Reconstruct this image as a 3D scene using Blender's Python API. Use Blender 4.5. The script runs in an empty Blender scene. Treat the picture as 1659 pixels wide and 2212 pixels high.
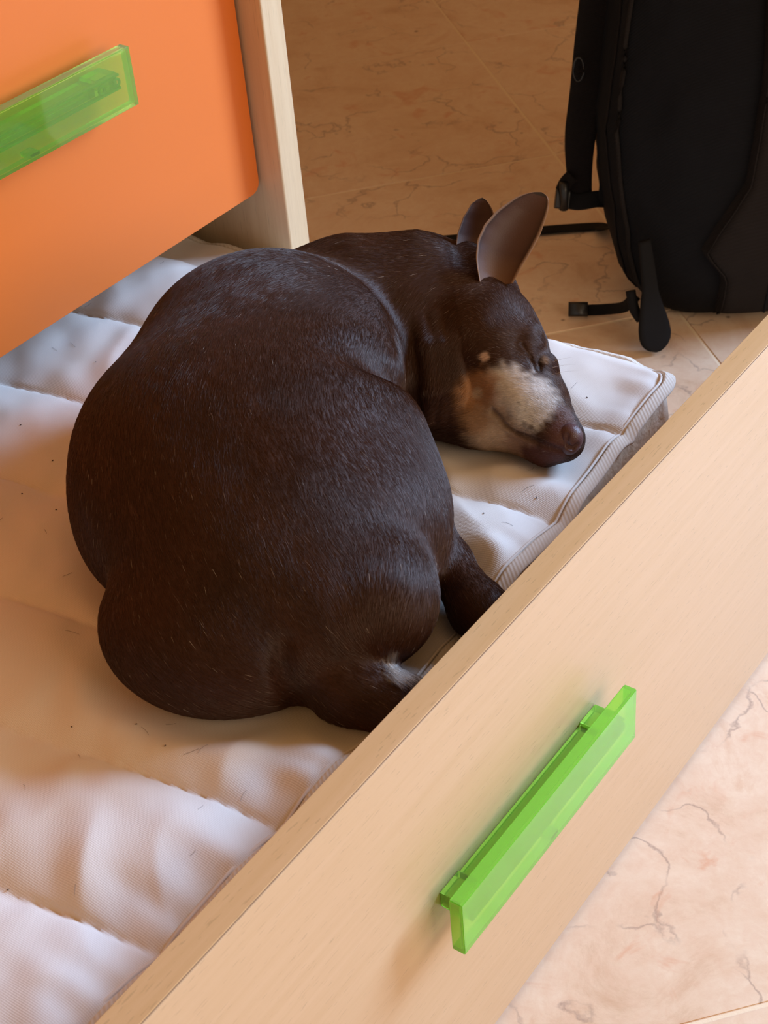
import bpy, bmesh, math, random
import numpy as np
from mathutils import Matrix, Vector
random.seed(7); RNG = np.random.default_rng(7)
S = bpy.context.scene
COL = S.collection

# ------------------------------------------------------------------ camera
FPX, IW, IH = 3376.185, 1659, 2212
PITCH, ROLL, AZ = (math.radians(a) for a in (37.763, 5.526, 39.196))
_f = np.array([0, math.cos(PITCH), -math.sin(PITCH)]); _r = np.array([1.0, 0, 0]); _d = np.cross(_f, _r)
_R = math.cos(ROLL)*_r + math.sin(ROLL)*_d; _D = -math.sin(ROLL)*_r + math.cos(ROLL)*_d
_B = np.array([[math.sin(AZ), math.cos(AZ), 0], [-math.cos(AZ), math.sin(AZ), 0], [0, 0, 1.0]])
CR, CD, CF = _B @ _R, _B @ _D, _B @ _f
CAM = np.array([0, 0, 1.0])
cam_data = bpy.data.cameras.new('camera'); cam = bpy.data.objects.new('camera', cam_data); COL.objects.link(cam)
m = Matrix.Identity(4)
for i in range(3):
    m[i][0] = CR[i]; m[i][1] = -CD[i]; m[i][2] = -CF[i]; m[i][3] = CAM[i]
cam.matrix_world = m
cam_data.sensor_fit = 'HORIZONTAL'; cam_data.sensor_width = 36.0; cam_data.lens = 36.0*FPX/IW
cam_data.clip_start = .02
cam_data.dof.use_dof = True; cam_data.dof.focus_distance = 1.12; cam_data.dof.aperture_fstop = 30
S.camera = cam

# ------------------------------------------------------------------ world, lights, exposure
w = bpy.data.worlds.new('room_light'); S.world = w; w.use_nodes = True
w.node_tree.nodes['Background'].inputs[0].default_value = (1.0, .53, .21, 1)
w.node_tree.nodes['Background'].inputs[1].default_value = .42
def area(name, loc, target, size, size_y, power, color):
    l = bpy.data.lights.new(name, 'AREA'); l.shape = 'RECTANGLE'; l.size = size; l.size_y = size_y
    l.energy = power; l.color = color
    o = bpy.data.objects.new(name, l); COL.objects.link(o); o.location = loc
    o.rotation_euler = (Vector(target)-Vector(loc)).to_track_quat('-Z', 'Y').to_euler(); return o
area('window_daylight', (2.93, -.85, 1.55), (1.93, -.85, 1.55), 1.25, 1.25, 225, (.42, .64, 1.0))
area('room_daylight', (.7, -1.25, .98), (.5, .4, .15), 1.4, .7, 14.5, (1.0, .82, .62))
S.view_settings.view_transform = 'Standard'; S.view_settings.look = 'None'
S.view_settings.exposure = 0.0; S.view_settings.gamma = 1.0; S.view_settings.use_curve_mapping = False

# ------------------------------------------------------------------ helpers
GG = np.array([CF[0], CF[1], 0]); GG /= np.linalg.norm(GG); RG = np.array([GG[1], -GG[0], 0])
FR = np.array([RG, GG, [0, 0, 1.0]])        # rows: right, away, up  (a ground frame turned to face the animal)
def ray(px, py): return CR*(px-IW/2)/FPX + CD*(py-IH/2)/FPX + CF
def atz(px, py, z): d = ray(px, py); return CAM + d*(z-CAM[2])/d[2]
def atg(px, py, g): d = ray(px, py); return CAM + d*g/(d @ GG)
def W3(p): return np.asarray(p, float) @ FR  # right/away/up -> world

def tag(o, label=None, cat=None, group=None, kind=None):
    for k, v in (('label', label), ('category', cat), ('group', group), ('kind', kind)):
        if v: o[k] = v
    return o
def empty(name, loc=(0, 0, 0)):
    o = bpy.data.objects.new(name, None); o.empty_display_size = .05; COL.objects.link(o); o.location = loc; return o
def link(name, me, mat, parent=None):
    o = bpy.data.objects.new(name, me); COL.objects.link(o)
    if mat: me.materials.append(mat)
    if parent is not None:
        o.parent = parent
        t = Vector((0, 0, 0)); p = parent
        while p is not None: t += Vector(p.location); p = p.parent
        o.location = -t
    return o
def pydata(name, V, F, mat, parent=None, smooth=True):
    me = bpy.data.meshes.new(name); me.from_pydata([tuple(map(float, v)) for v in V], [], [tuple(map(int, f)) for f in F]); me.update()
    if smooth: me.polygons.foreach_set('use_smooth', [True]*len(me.polygons))
    return link(name, me, mat, parent)
def box(name, lo, hi, mat, parent=None, bev=.0008, seg=2):
    bm = bmesh.new(); bmesh.ops.create_cube(bm, size=1)
    for v in bm.verts:
        v.co = Vector([(lo[i]+hi[i])/2 + v.co[i]*(hi[i]-lo[i]) for i in range(3)])
    if bev: bmesh.ops.bevel(bm, geom=bm.edges[:], offset=bev, segments=seg, profile=.5, affect='EDGES')
    me = bpy.data.meshes.new(name); bm.to_mesh(me); bm.free()
    return link(name, me, mat, parent)
def frames(P):
    P = np.asarray(P, float); T = np.gradient(P, axis=0); T /= np.linalg.norm(T, axis=1, keepdims=True)+1e-12; return P, T
def catmull(P, n):
    P = np.asarray(P, float); Q = np.vstack([2*P[0]-P[1], P, 2*P[-1]-P[-2]]); out = []
    for i in range(1, len(Q)-2):
        for t in np.linspace(0, 1, n, endpoint=False):
            a, b, c, d = Q[i-1], Q[i], Q[i+1], Q[i+2]
            out.append(.5*((2*b)+(-a+c)*t+(2*a-5*b+4*c-d)*t*t+(-a+3*b-3*c+d)*t**3))
    out.append(P[-1]); return np.array(out)
def tube(name, P, r, mat, parent=None, n=10, closed=False):
    P, T = frames(P); rr = np.broadcast_to(r, len(P)); V = []; F = []
    up = np.array([0, 0, 1.0]); 
    for i in range(len(P)):
        a = np.cross(T[i], up); 
        if np.linalg.norm(a) < .1: a = np.cross(T[i], [1.0, 0, 0])
        a /= np.linalg.norm(a); b = np.cross(T[i], a)
        for k in range(n):
            t = 2*math.pi*k/n; V.append(P[i]+rr[i]*(math.cos(t)*a+math.sin(t)*b))
    for i in range(len(P)-1):
        for k in range(n): F.append((i*n+k, i*n+(k+1) % n, (i+1)*n+(k+1) % n, (i+1)*n+k))
    F.append(tuple(range(n))[::-1]); F.append(tuple((len(P)-1)*n+k for k in range(n)))
    return pydata(name, V, F, mat, parent)
def ribbon(name, P, width, thick, normal, mat, parent=None, bev=.3, rough=0):
    """strap: rounded-rectangle section swept along P; normal = direction the flat face looks"""
    P, T = frames(P); n = len(P); ww = np.broadcast_to(width, n); tt = np.broadcast_to(thick, n)
    N = np.broadcast_to(np.asarray(normal, float), (n, 3)); V = []; F = []; K = 12
    for i in range(n):
        s = np.cross(T[i], N[i]); s /= np.linalg.norm(s)+1e-9; u = np.cross(s, T[i])
        for k in range(K):
            t = 2*math.pi*(k+.5)/K; c, q = math.cos(t), math.sin(t)
            V.append(P[i] + s*ww[i]/2*np.sign(c)*abs(c)**.35 + u*tt[i]/2*np.sign(q)*abs(q)**.5)
    for i in range(n-1):
        for k in range(K): F.append((i*K+k, i*K+(k+1) % K, (i+1)*K+(k+1) % K, (i+1)*K+k))
    F.append(tuple(range(K))[::-1]); F.append(tuple((n-1)*K+k for k in range(K)))
    return pydata(name, V, F, mat, parent)
def vnoise(x, y, seed=0):
    xi = np.floor(x).astype(int); yi = np.floor(y).astype(int); fx = x-xi; fy = y-yi
    fx = fx*fx*(3-2*fx); fy = fy*fy*(3-2*fy)
    def h(a, b):
        n = (a*374761393 + b*668265263 + seed*1442695041) & 0xffffffff
        n = ((n ^ (n >> 13))*1274126177) & 0xffffffff
        return ((n ^ (n >> 16)) & 0xffff)/32768.0-1
    return (h(xi, yi)*(1-fx)+h(xi+1, yi)*fx)*(1-fy)+(h(xi, yi+1)*(1-fx)+h(xi+1, yi+1)*fx)*fy
def sstep(a, b, x): t = np.clip((x-a)/(b-a), 0, 1); return t*t*(3-2*t)

# ------------------------------------------------------------------ materials
class NT:
    def __init__(s, name):
        s.m = bpy.data.materials.new(name); s.m.use_nodes = True; s.t = s.m.node_tree; s.b = s.t.nodes['Principled BSDF']
    def n(s, typ, **kw):
        x = s.t.nodes.new(typ)
        for k, v in kw.items():
            if k.startswith('i_'):
                x.inputs[k[2:].replace('_', ' ')].default_value = v
            else: setattr(x, k, v)
        return x
    def l(s, a, b): s.t.links.new(a, b)
    def coords(s, scale=(1, 1, 1), rot=(0, 0, 0), kind='Object'):
        tc = s.n('ShaderNodeTexCoord'); mp = s.n('ShaderNodeMapping'); s.l(tc.outputs[kind], mp.inputs[0])
        mp.inputs['Scale'].default_value = scale; mp.inputs['Rotation'].default_value = rot; return mp.outputs[0]
    def noise(s, vec, scale, detail=4, rough=.55, dist=0):
        x = s.n('ShaderNodeTexNoise'); s.l(vec, x.inputs['Vector']); x.inputs['Scale'].default_value = scale
        x.inputs['Detail'].default_value = detail; x.inputs['Roughness'].default_value = rough; x.inputs['Distortion'].default_value = dist
        return x.outputs['Fac']
    def ramp(s, fac, stops):
        x = s.n('ShaderNodeValToRGB'); s.l(fac, x.inputs[0]); e = x.color_ramp.elements
        while len(e) < len(stops): e.new(.5)
        for k, (p, c) in enumerate(stops): e[k].position = p; e[k].color = (*c, 1) if len(c) == 3 else c
        return x.outputs[0]
    def mix(s, fac, a, b, mode='MIX'):
        x = s.n('ShaderNodeMix', data_type='RGBA', blend_type=mode)
        for sock, v in ((x.inputs[0], fac), (x.inputs[6], a), (x.inputs[7], b)):
            if isinstance(v, (int, float)): sock.default_value = v
            elif isinstance(v, tuple): sock.default_value = (*v, 1)
            else: s.l(v, sock)
        return x.outputs[2]
    def math(s, op, a, b=None):
        x = s.n('ShaderNodeMath', operation=op)
        for sock, v in ((x.inputs[0], a), (x.inputs[1], b)):
            if v is None: continue
            if isinstance(v, (int, float)): sock.default_value = v
            else: s.l(v, sock)
        return x.outputs[0]
    def bump(s, h, strength=.2, dist=.001):
        x = s.n('ShaderNodeBump'); x.inputs['Strength'].default_value = strength; x.inputs['Distance'].default_value = dist
        s.l(h, x.inputs['Height']); s.l(x.outputs[0], s.b.inputs['Normal']); return x
    def base(s, c):
        if isinstance(c, tuple): s.b.inputs['Base Color'].default_value = (*c, 1)
        else: s.l(c, s.b.inputs['Base Color'])
    def set(s, **kw):
        for k, v in kw.items(): s.b.inputs[k.replace('_', ' ')].default_value = v
        return s

def beech(name, light, dark, scale=(7, 160, 160)):
    t = NT(name); v = t.coords(scale)
    streak = t.noise(v, 1.0, 5, .6, .3); broad = t.noise(t.coords((1.5, 9, 9)), 1.0, 3)
    c = t.mix(t.ramp(streak, [(.35, (0, 0, 0)), (.65, (1, 1, 1))]), dark, light)
    c = t.mix(t.math('MULTIPLY', broad, .25), c, tuple(x*.86 for x in dark))
    fl = t.noise(t.coords((scale[0]*14, scale[1]*5, scale[2]*5)), 1.0, 1, .5)
    c = t.mix(t.ramp(fl, [(.66, (0, 0, 0)), (.72, (.38, .38, .38))]), c, tuple(x*.55 for x in dark))
    t.base(c); t.set(Roughness=.38); t.bump(streak, .04, .0005); return t.m
M_BEECH = beech('beech_laminate', (.635, .445, .265), (.595, .41, .23))
M_EDGE = beech('beech_edge', (.72, .475, .24), (.67, .43, .20))
M_PANEL = beech('beech_side_panel', (.72, .57, .36), (.66, .50, .30), (160, 160, 7))

t = NT('orange_lacquer'); n_ = t.noise(t.coords((1, 1, 1)), 400, 2)
t.base((.76, .185, .025)); t.set(Roughness=.42); t.bump(n_, .03, .0003); M_ORANGE = t.m

def plastic(name, col, alpha_t=.55, rough=.10):
    t = NT(name); t.base(col); t.set(Roughness=rough, Transmission_Weight=alpha_t, IOR=1.42)
    t.b.inputs['Subsurface Weight'].default_value = 0; return t.m
M_GREEN = plastic('green_translucent_plastic', (.44, .95, .14), .68)
M_GREEN2 = plastic('green_frosted_rail', (.03, .20, .02), .0)
M_GREEN3 = plastic('green_clear_plastic', (.46, .82, .12), .80, .04)

t = NT('marbled_tile')
v = t.coords((1, 1, 1)); oi = t.n('ShaderNodeObjectInfo')
add = t.n('ShaderNodeVectorMath', operation='ADD'); t.l(v, add.inputs[0])
sc = t.n('ShaderNodeVectorMath', operation='SCALE'); t.l(oi.outputs['Random'], sc.inputs['Scale']); sc.inputs[0].default_value = (17, 9, 0); t.l(sc.outputs[0], add.inputs[1])
v = add.outputs[0]
warp = t.n('ShaderNodeVectorMath', operation='ADD'); wn = t.n('ShaderNodeTexNoise'); t.l(v, wn.inputs[0]); wn.inputs['Scale'].default_value = 9; wn.inputs['Detail'].default_value = 6
ws = t.n('ShaderNodeVectorMath', operation='SCALE'); t.l(wn.outputs['Color'], ws.inputs[0]); ws.inputs['Scale'].default_value = .22
t.l(v, warp.inputs[0]); t.l(ws.outputs[0], warp.inputs[1])
cloud = t.noise(v, 9, 10, .72, .6)
c = t.ramp(cloud, [(.30, (.62, .41, .26)), (.44, (.76, .565, .40)), (.58, (.81, .64, .475)), (.72, (.68, .45, .29))])
fine = t.noise(v, 60, 6, .65, .8)
c = t.mix(t.ramp(fine, [(.35, (.35, .35, .35)), (.6, (0, 0, 0))]), c, (.70, .45, .30))
vo = t.n('ShaderNodeTexVoronoi', feature='DISTANCE_TO_EDGE'); t.l(warp.outputs[0], vo.inputs['Vector']); vo.inputs['Scale'].default_value = 7.5
msk = t.noise(v, 11, 3)
vein = t.math('MULTIPLY', t.ramp(vo.outputs['Distance'], [(.0, (1, 1, 1)), (.022, (0, 0, 0))]), t.ramp(msk, [(.46, (0, 0, 0)), (.56, (1, 1, 1))]))
c = t.mix(t.math('MULTIPLY', vein, .62), c, (.30, .20, .16))
pk = t.noise(v, 16, 4, .6, 1.0)
c = t.mix(t.math('MULTIPLY', t.ramp(pk, [(.60, (0, 0, 0)), (.70, (1, 1, 1))]), .55), c, (.66, .30, .16))
dots = t.n('ShaderNodeTexVoronoi'); t.l(v, dots.inputs['Vector']); dots.inputs['Scale'].default_value = 14
c = t.mix(t.ramp(dots.outputs['Distance'], [(.035, (.8, .8, .8)), (.06, (0, 0, 0))]), c, (.16, .08, .05))
t.base(c); t.set(Roughness=.36); t.bump(t.noise(v, 35, 6, .7), .12, .002); M_TILE = t.m
t = NT('grout'); t.base((.84, .69, .50)); t.set(Roughness=.9); t.bump(t.noise(t.coords(), 300, 3), .3, .001); M_GROUT = t.m

def cloth(name, col, weave=900, bumpd=.0005, rough=.85, spots=False, dirt=None):
    t = NT(name); v = t.coords()
    a = t.n('ShaderNodeTexWave', bands_direction='X'); t.l(v, a.inputs[0]); a.inputs['Scale'].default_value = weave/6.28*1.0
    b = t.n('ShaderNodeTexWave', bands_direction='Y'); t.l(v, b.inputs[0]); b.inputs['Scale'].default_value = weave/6.28*1.0
    h = t.math('MULTIPLY', a.outputs['Fac'], b.outputs['Fac'])
    c = t.mix(t.math('MULTIPLY', t.noise(v, 12, 4), .35), col, dirt or tuple(x*.88 for x in col))
    if spots:
        d = t.n('ShaderNodeTexVoronoi'); t.l(v, d.inputs['Vector']); d.inputs['Scale'].default_value = 22
        mk = t.ramp(t.noise(v, 5, 2), [(.5, (0, 0, 0)), (.56, (1, 1, 1))])
        k = t.math('MULTIPLY', t.ramp(d.outputs['Distance'], [(.02, (1, 1, 1)), (.035, (0, 0, 0))]), mk)
        c = t.mix(k, c, (.10, .05, .03))
    t.base(c); t.set(Roughness=rough, Sheen_Weight=.15, Sheen_Roughness=.5); t.bump(h, .22, bumpd)
    return t.m
M_CANVAS = cloth('cream_canvas', (.82, .775, .72), 1650, .0009, .8, True, (.74, .66, .56))
M_CORD = cloth('white_cord', (.85, .80, .74), 3000)
t = NT('herringbone_tape'); v = t.coords((1, 1, 1), (0, 0, math.radians(35)))
a = t.n('ShaderNodeTexWave', bands_direction='X'); t.l(v, a.inputs[0]); a.inputs['Scale'].default_value = 110
t.base(t.mix(a.outputs['Fac'], (.74, .67, .57), (.80, .74, .65))); t.set(Roughness=.75); t.bump(a.outputs['Fac'], .4, .0005); M_TAPE = t.m
t = NT('quilted_lining'); v = t.coords(); nn = t.noise(v, 90, 3)
t.base(t.mix(t.ramp(t.noise(v, 14, 2), [(.45, (0, 0, 0)), (.7, (.8, .8, .8))]), (.88, .82, .70), (.80, .62, .38))); t.set(Roughness=.95); t.bump(nn, .8, .003); M_LINING = t.m

def fabric_black(name, col, rough=.7, sc=900, b=.25):
    t = NT(name); v = t.coords()
    a = t.n('ShaderNodeTexWave', bands_direction='DIAGONAL'); t.l(v, a.inputs[0]); a.inputs['Scale'].default_value = sc/6
    t.base(t.mix(t.noise(v, 30, 3), tuple(x*.8 for x in col), tuple(x*1.2 for x in col))); t.set(Roughness=min(.95, rough+.2), Specular_IOR_Level=.18); t.bump(t.math('ADD', a.outputs['Fac'], t.noise(v, 60, 4)), b, .001); return t.m
M_PACK = fabric_black('black_nylon', (.0045, .005, .007)); M_PACK2 = fabric_black('brown_black_nylon', (.012, .0095, .009))
M_WEB = fabric_black('black_webbing', (.007, .007, .008), .6, 2500, .4); M_PAD = fabric_black('black_mesh_padding', (.010, .008, .008), .8, 1800, .5)
t = NT('black_buckle_plastic'); t.base((.010, .010, .011)); t.set(Roughness=.35); M_BUCKLE = t.m
t = NT('steel'); t.base((.6, .6, .6)); t.set(Roughness=.3, Metallic=1.0); M_STEEL = t.m

def coat_mat():
    t = NT('dog_skin'); a = t.n('ShaderNodeAttribute', attribute_name='coat'); 
    t.base(t.mix(.25, a.outputs['Color'], (0, 0, 0))); t.set(Roughness=.6, Specular_IOR_Level=.3)
    t.bump(t.noise(t.coords((1, 1, 1)), 700, 3), .2, .0006); return t.m
M_SKIN = coat_mat()
t = NT('dog_fur'); a = t.n('ShaderNodeAttribute', attribute_name='coat')
t.base(a.outputs['Color']); t.set(Roughness=.29, Specular_IOR_Level=.45); t.b.inputs['Specular Tint'].default_value = (1, .86, .76, 1); M_FUR = t.m
t = NT('nose_leather'); v = t.coords(); vo = t.n('ShaderNodeTexVoronoi'); t.l(v, vo.inputs['Vector']); vo.inputs['Scale'].default_value = 1400
t.base((.080, .036, .036)); t.set(Roughness=.46, Specular_IOR_Level=.5); t.bump(vo.outputs['Distance'], .35, .0004); M_NOSE = t.m
t = NT('ear_skin'); a = t.n('ShaderNodeAttribute', attribute_name='coat'); t.base(a.outputs['Color']); t.set(Roughness=.55)
t.b.inputs['Subsurface Weight'].default_value = .15; t.b.inputs['Subsurface Radius'].default_value = (.01, .004, .002); t.bump(t.noise(t.coords(), 900, 3), .2, .0005); M_EAR = t.m
# ------------------------------------------------------------------ the dog, shaped as a smooth solid in right/away/up metres
def smin(a,b,k):
    h=np.clip(.5+.5*(b-a)/k,0,1)
    return b*(1-h)+a*h-k*h*(1-h)
def smax(a,b,k): return -smin(-a,-b,k)
def ell(P,c,r,yaw=0,pitch=0,roll=0):
    q=P-np.array(c,P.dtype)
    if yaw or pitch or roll:
        a,b,g=np.radians([yaw,pitch,roll])
        Rz=np.array([[np.cos(a),-np.sin(a),0],[np.sin(a),np.cos(a),0],[0,0,1]])
        Rx=np.array([[1,0,0],[0,np.cos(b),-np.sin(b)],[0,np.sin(b),np.cos(b)]])
        Ry=np.array([[np.cos(g),0,np.sin(g)],[0,1,0],[-np.sin(g),0,np.cos(g)]])
        q=q@(Rz@Rx@Ry).astype(P.dtype)
    r=np.array(r,P.dtype)
    k0=np.sqrt(((q/r)**2).sum(-1)); k1=np.sqrt(((q/(r*r))**2).sum(-1))+1e-9
    return k0*(k0-1)/k1
def cap(P,a,b,ra,rb):
    a=np.array(a,P.dtype);b=np.array(b,P.dtype); ab=b-a
    t=np.clip(((P-a)@ab)/(ab@ab),0,1)
    return np.sqrt(((P-a-t[...,None]*ab)**2).sum(-1))-(ra+(rb-ra)*t)
def chain(P,pts,k=.006):
    d=None
    for (a,ra),(b,rb) in zip(pts[:-1],pts[1:]):
        e=cap(P,a,b,ra,rb); d=e if d is None else smin(d,e,k)
    return d
TOP=.322
def body(P):
    d=ell(P,(-.074,.962,.390),(.098,.105,.086))            # chest and shoulders
    d=smin(d,ell(P,(-.087,.86,.393),(.120,.125,.088)),.03)   # barrel
    d=smin(d,ell(P,(-.075,.775,.375),(.095,.085,.070)),.03)  # loin
    d=smin(d,ell(P,(-.160,.855,.360),(.050,.080,.050),yaw=5),.02)   # flank bulge
    d=smin(d,ell(P,(-.100,.740,.357),(.084,.072,.056)),.010)  # thigh lower left
    d=smin(d,ell(P,(-.018,.812,.373),(.063,.085,.060),yaw=0),.018)  # thigh right
    d=smin(d,ell(P,(-.036,.738,.365),(.053,.058,.05)),.02)
    d=smin(d,ell(P,(-.009,.728,.371),(.038,.042,.040)),.012)
    d=smax(d,-cap(P,(.046,.922,.368),(-.022,.852,.502),.010,.009),.026)   # hollow between ribs and thigh
    return d
def neck(P):
    d=chain(P,[((-.06,1.035,.39),.05),((-.01,1.045,.392),.050),((.04,1.052,.388),.048),((.08,1.045,.385),.040)],.02)
    d=smin(d,chain(P,[((.015,1.0,.365),.040),((.055,.985,.352),.034)],.02),.02)
    d=smin(d,cap(P,(.04,1.03,.385),(.050,.972,.345),.04,.027),.015)
    return d
def head(P):
    d=ell(P,(.085,1.005,.377),(.044,.052,.046),yaw=20)
    d=smin(d,chain(P,[((.098,.980,.36),.038),((.112,.950,.350),.030),((.127,.922,.342),.0195),((.1345,.9115,.3425),.0140)],.01),.015)
    d=smin(d,ell(P,(.082,.960,.340),(.040,.034,.024),yaw=-20),.012)   # cheek / jaw
    return d
def legs(P):
    d=chain(P,[((-.055,.715,.343),.034),((-.030,.689,.338),.0250),((-.006,.673,.332),.0210)],.01)
    e=chain(P,[((.02,.82,.350),.02),((.037,.79,.343),.015),((.054,.748,.335),.017),((.075,.72,.333),.017)],.01)
    return d,e
def sdf0(P):
    d=body(P)
    d=smin(d,neck(P),.012)
    d=smin(d,head(P),.012)
    a,b=legs(P)
    d=smin(d,a,.006); d=smin(d,b,.01)
    d=smax(d,.412-(-.775*P[...,0]+.632*P[...,1]),.008)
    d=smax(d,TOP-.004-P[...,2],.01)
    return d

EAR_NEAR = [[[0.0864,1.0084,0.4238],[0.0859,1.0122,0.4288],[0.0855,1.016,0.4338],[0.0856,1.0198,0.4387],[0.0867,1.0237,0.4435],[0.088,1.0275,0.4482],[0.0911,1.0312,0.4524],[0.0943,1.0348,0.4564],[0.0989,1.0379,0.4595],[0.1036,1.041,0.4626],[0.109,1.0436,0.4649],[0.1144,1.0461,0.4671],[0.1201,1.0484,0.4689],[0.1263,1.0501,0.4699],[0.1326,1.0512,0.4701],[0.1389,1.0515,0.4692]],[[0.1109,1.0088,0.4194],[0.1138,1.0116,0.4226],[0.1166,1.0145,0.4257],[0.1195,1.0174,0.4288],[0.1227,1.0201,0.4318],[0.1258,1.0229,0.4348],[0.1288,1.0258,0.4379],[0.1316,1.0287,0.4411],[0.1344,1.0316,0.4443],[0.1367,1.0346,0.4478],[0.1388,1.0376,0.4513],[0.1409,1.0407,0.4549],[0.1425,1.0438,0.4586],[0.1435,1.0469,0.4625],[0.1426,1.0498,0.4664],[0.1389,1.0515,0.4692]]]
EAR_FAR = [[[0.0728,1.0504,0.4288],[0.0735,1.0524,0.4312],[0.0741,1.0543,0.4336],[0.0748,1.0563,0.436],[0.0755,1.0582,0.4384],[0.0768,1.0601,0.4406],[0.0781,1.062,0.4428],[0.0795,1.0639,0.445],[0.0808,1.0658,0.4472],[0.0827,1.0676,0.4491],[0.0846,1.0693,0.451],[0.0864,1.0711,0.4529],[0.0884,1.0728,0.4547],[0.0912,1.074,0.4558],[0.094,1.0752,0.4568],[0.097,1.0759,0.4571]],[[0.0942,1.0514,0.426],[0.0961,1.0531,0.4278],[0.0979,1.0548,0.4296],[0.0997,1.0565,0.4314],[0.1015,1.0582,0.4333],[0.1031,1.0599,0.4352],[0.104,1.0618,0.4375],[0.1049,1.0637,0.4397],[0.1057,1.0655,0.442],[0.1054,1.0673,0.4443],[0.1046,1.069,0.4467],[0.1039,1.0707,0.449],[0.1027,1.0723,0.4513],[0.1013,1.0738,0.4535],[0.0995,1.075,0.4555],[0.097,1.0759,0.4571]]]
FLOW = [[-0.041,0.968,0.471,-0.625,-0.751,0.213],[0.025,1.028,0.438,-0.988,-0.065,0.143],[-0.089,0.942,0.476,-0.387,-0.922,-0.008],[-0.132,0.847,0.474,-0.137,-0.98,-0.143],[-0.163,0.794,0.443,0.049,-0.858,-0.511],[-0.185,0.786,0.398,0.005,-0.325,-0.946],[-0.058,0.831,0.476,0.029,-0.98,-0.198],[-0.014,0.873,0.462,0.134,-0.991,-0.021],[-0.102,0.768,0.455,0.177,-0.892,-0.416],[-0.061,0.764,0.453,0.456,-0.77,-0.447],[-0.005,0.778,0.436,0.55,-0.604,-0.577],[0.024,0.805,0.421,0.406,-0.688,-0.601],[0.035,0.773,0.392,-0.102,-0.777,-0.621],[0.002,0.708,0.401,-0.091,-0.865,-0.494],[-0.038,0.714,0.419,0.47,-0.694,-0.546],[-0.093,0.706,0.414,0.369,-0.671,-0.643],[-0.137,0.695,0.393,0.388,-0.794,-0.468],[-0.07,0.679,0.381,0.602,-0.298,-0.741],[-0.1,0.668,0.358,0.83,0.026,-0.557],[-0.024,0.659,0.357,0.849,-0.359,-0.388],[0.013,0.696,0.373,-0.254,-0.502,-0.827],[0.032,1.001,0.418,-0.667,-0.524,-0.529],[0.044,0.962,0.381,-0.097,-0.627,-0.773],[0.069,0.97,0.404,-0.515,-0.297,-0.804],[0.09,0.975,0.414,-0.503,0.735,0.455],[0.113,0.995,0.412,-0.121,0.979,0.162],[0.102,0.96,0.399,-0.934,0.048,0.353],[0.086,0.946,0.378,-0.899,0.364,-0.243],[0.097,0.931,0.371,-0.872,0.403,-0.276],[0.12,0.923,0.369,-0.842,0.379,0.384],[0.11,0.908,0.349,-0.662,0.733,-0.159],[0.073,0.929,0.347,-0.928,0.238,-0.285],[0.077,1.005,0.422,-0.923,-0.315,-0.221],[0.044,0.743,0.351,0.416,-0.891,-0.184]]
eye = [[0.1154,0.968,0.3974],[0.1191,0.9665,0.3924],[0.1219,0.9626,0.3866],[0.1231,0.9567,0.383],[0.1224,0.9474,0.381]]
mouth = [[0.0857,0.9315,0.3605],[0.0891,0.9275,0.3579],[0.0932,0.9234,0.3538],[0.1002,0.9186,0.3498],[0.1076,0.9113,0.3491],[0.1149,0.9036,0.348],[0.1225,0.8992,0.3462],[0.1293,0.896,0.3448]]
lidlow = [[0.1118,0.9619,0.3948],[0.1153,0.9581,0.389],[0.1178,0.9523,0.3844],[0.1189,0.9464,0.3821]]

# ------------------------------------------------------------------ floor: slab of grout with separate tiles
fl = box('floor', (-1.2, -1.6, -.03), (4.2, 3.6, -.0010), M_GROUT, None, 0); tag(fl, kind='structure', label='tiled floor of pinkish beige marbled ceramic tiles with pale grout')
TS = .4665; TSA = .535; AX = np.array([.75900, -.65109, 0]); BX = np.array([.65109, .75900, 0])
bm = bmesh.new(); bmesh.ops.create_cube(bm, size=1)
for v in bm.verts: v.co = Vector((v.co.x*(TSA-.0034), v.co.y*(TS-.0034), v.co.z*.01-.005))
bmesh.ops.bevel(bm, geom=bm.edges[:], offset=.0008, segments=2, affect='EDGES'); tile_me = bpy.data.meshes.new('tile'); bm.to_mesh(tile_me); bm.free(); tile_me.materials.append(M_TILE)
for i in range(-5, 4):
    for j in range(-2, 7):
        c = AX*(.6625+(i+.5)*TSA) + BX*(.6115+(j+.5)*TS)
        if not (-.9 < c[0] < 3.9 and -1.3 < c[1] < 3.3): continue
        o = bpy.data.objects.new('tile', tile_me); COL.objects.link(o); o.parent = fl
        o.location = (c[0], c[1], random.uniform(-.0003, 0)); o.rotation_euler = (0, 0, math.atan2(AX[1], AX[0]))

# ------------------------------------------------------------------ walls beyond the frame, the right one with the window that lets the daylight in; the partition is added for shade
t = NT('cream_wall_paint'); t.base((.74, .62, .46)); t.set(Roughness=.9); t.bump(t.noise(t.coords(), 120, 3), .1, .001); M_WALL = t.m
def wall(name, pieces):
    bm = bmesh.new()
    for lo, hi in pieces:
        for v in bmesh.ops.create_cube(bm, size=1)['verts']: v.co = Vector([(lo[i]+hi[i])/2 + v.co[i]*(hi[i]-lo[i]) for i in range(3)])
    me = bpy.data.meshes.new(name); bm.to_mesh(me); bm.free(); return tag(link(name, me, M_WALL), kind='structure')
wall('wall_back', [((-1.2, 2.15, 0), (2.88, 2.25, 2.5))])
wy0, wy1, wz0, wz1 = -1.48, -.22, .92, 2.18
wall('wall_right', [((2.80, -1.6, 0), (2.88, 2.15, wz0)), ((2.80, -1.6, wz1), (2.88, 2.15, 2.5)), ((2.80, -1.6, wz0), (2.88, wy0, wz1)), ((2.80, wy1, wz0), (2.88, 2.15, wz1))])
wall('light_block_partition', [((1.95, .26, 0), (2.80, .34, 2.5))])  # unseen partition, added to keep window light off the floor at the back

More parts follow.
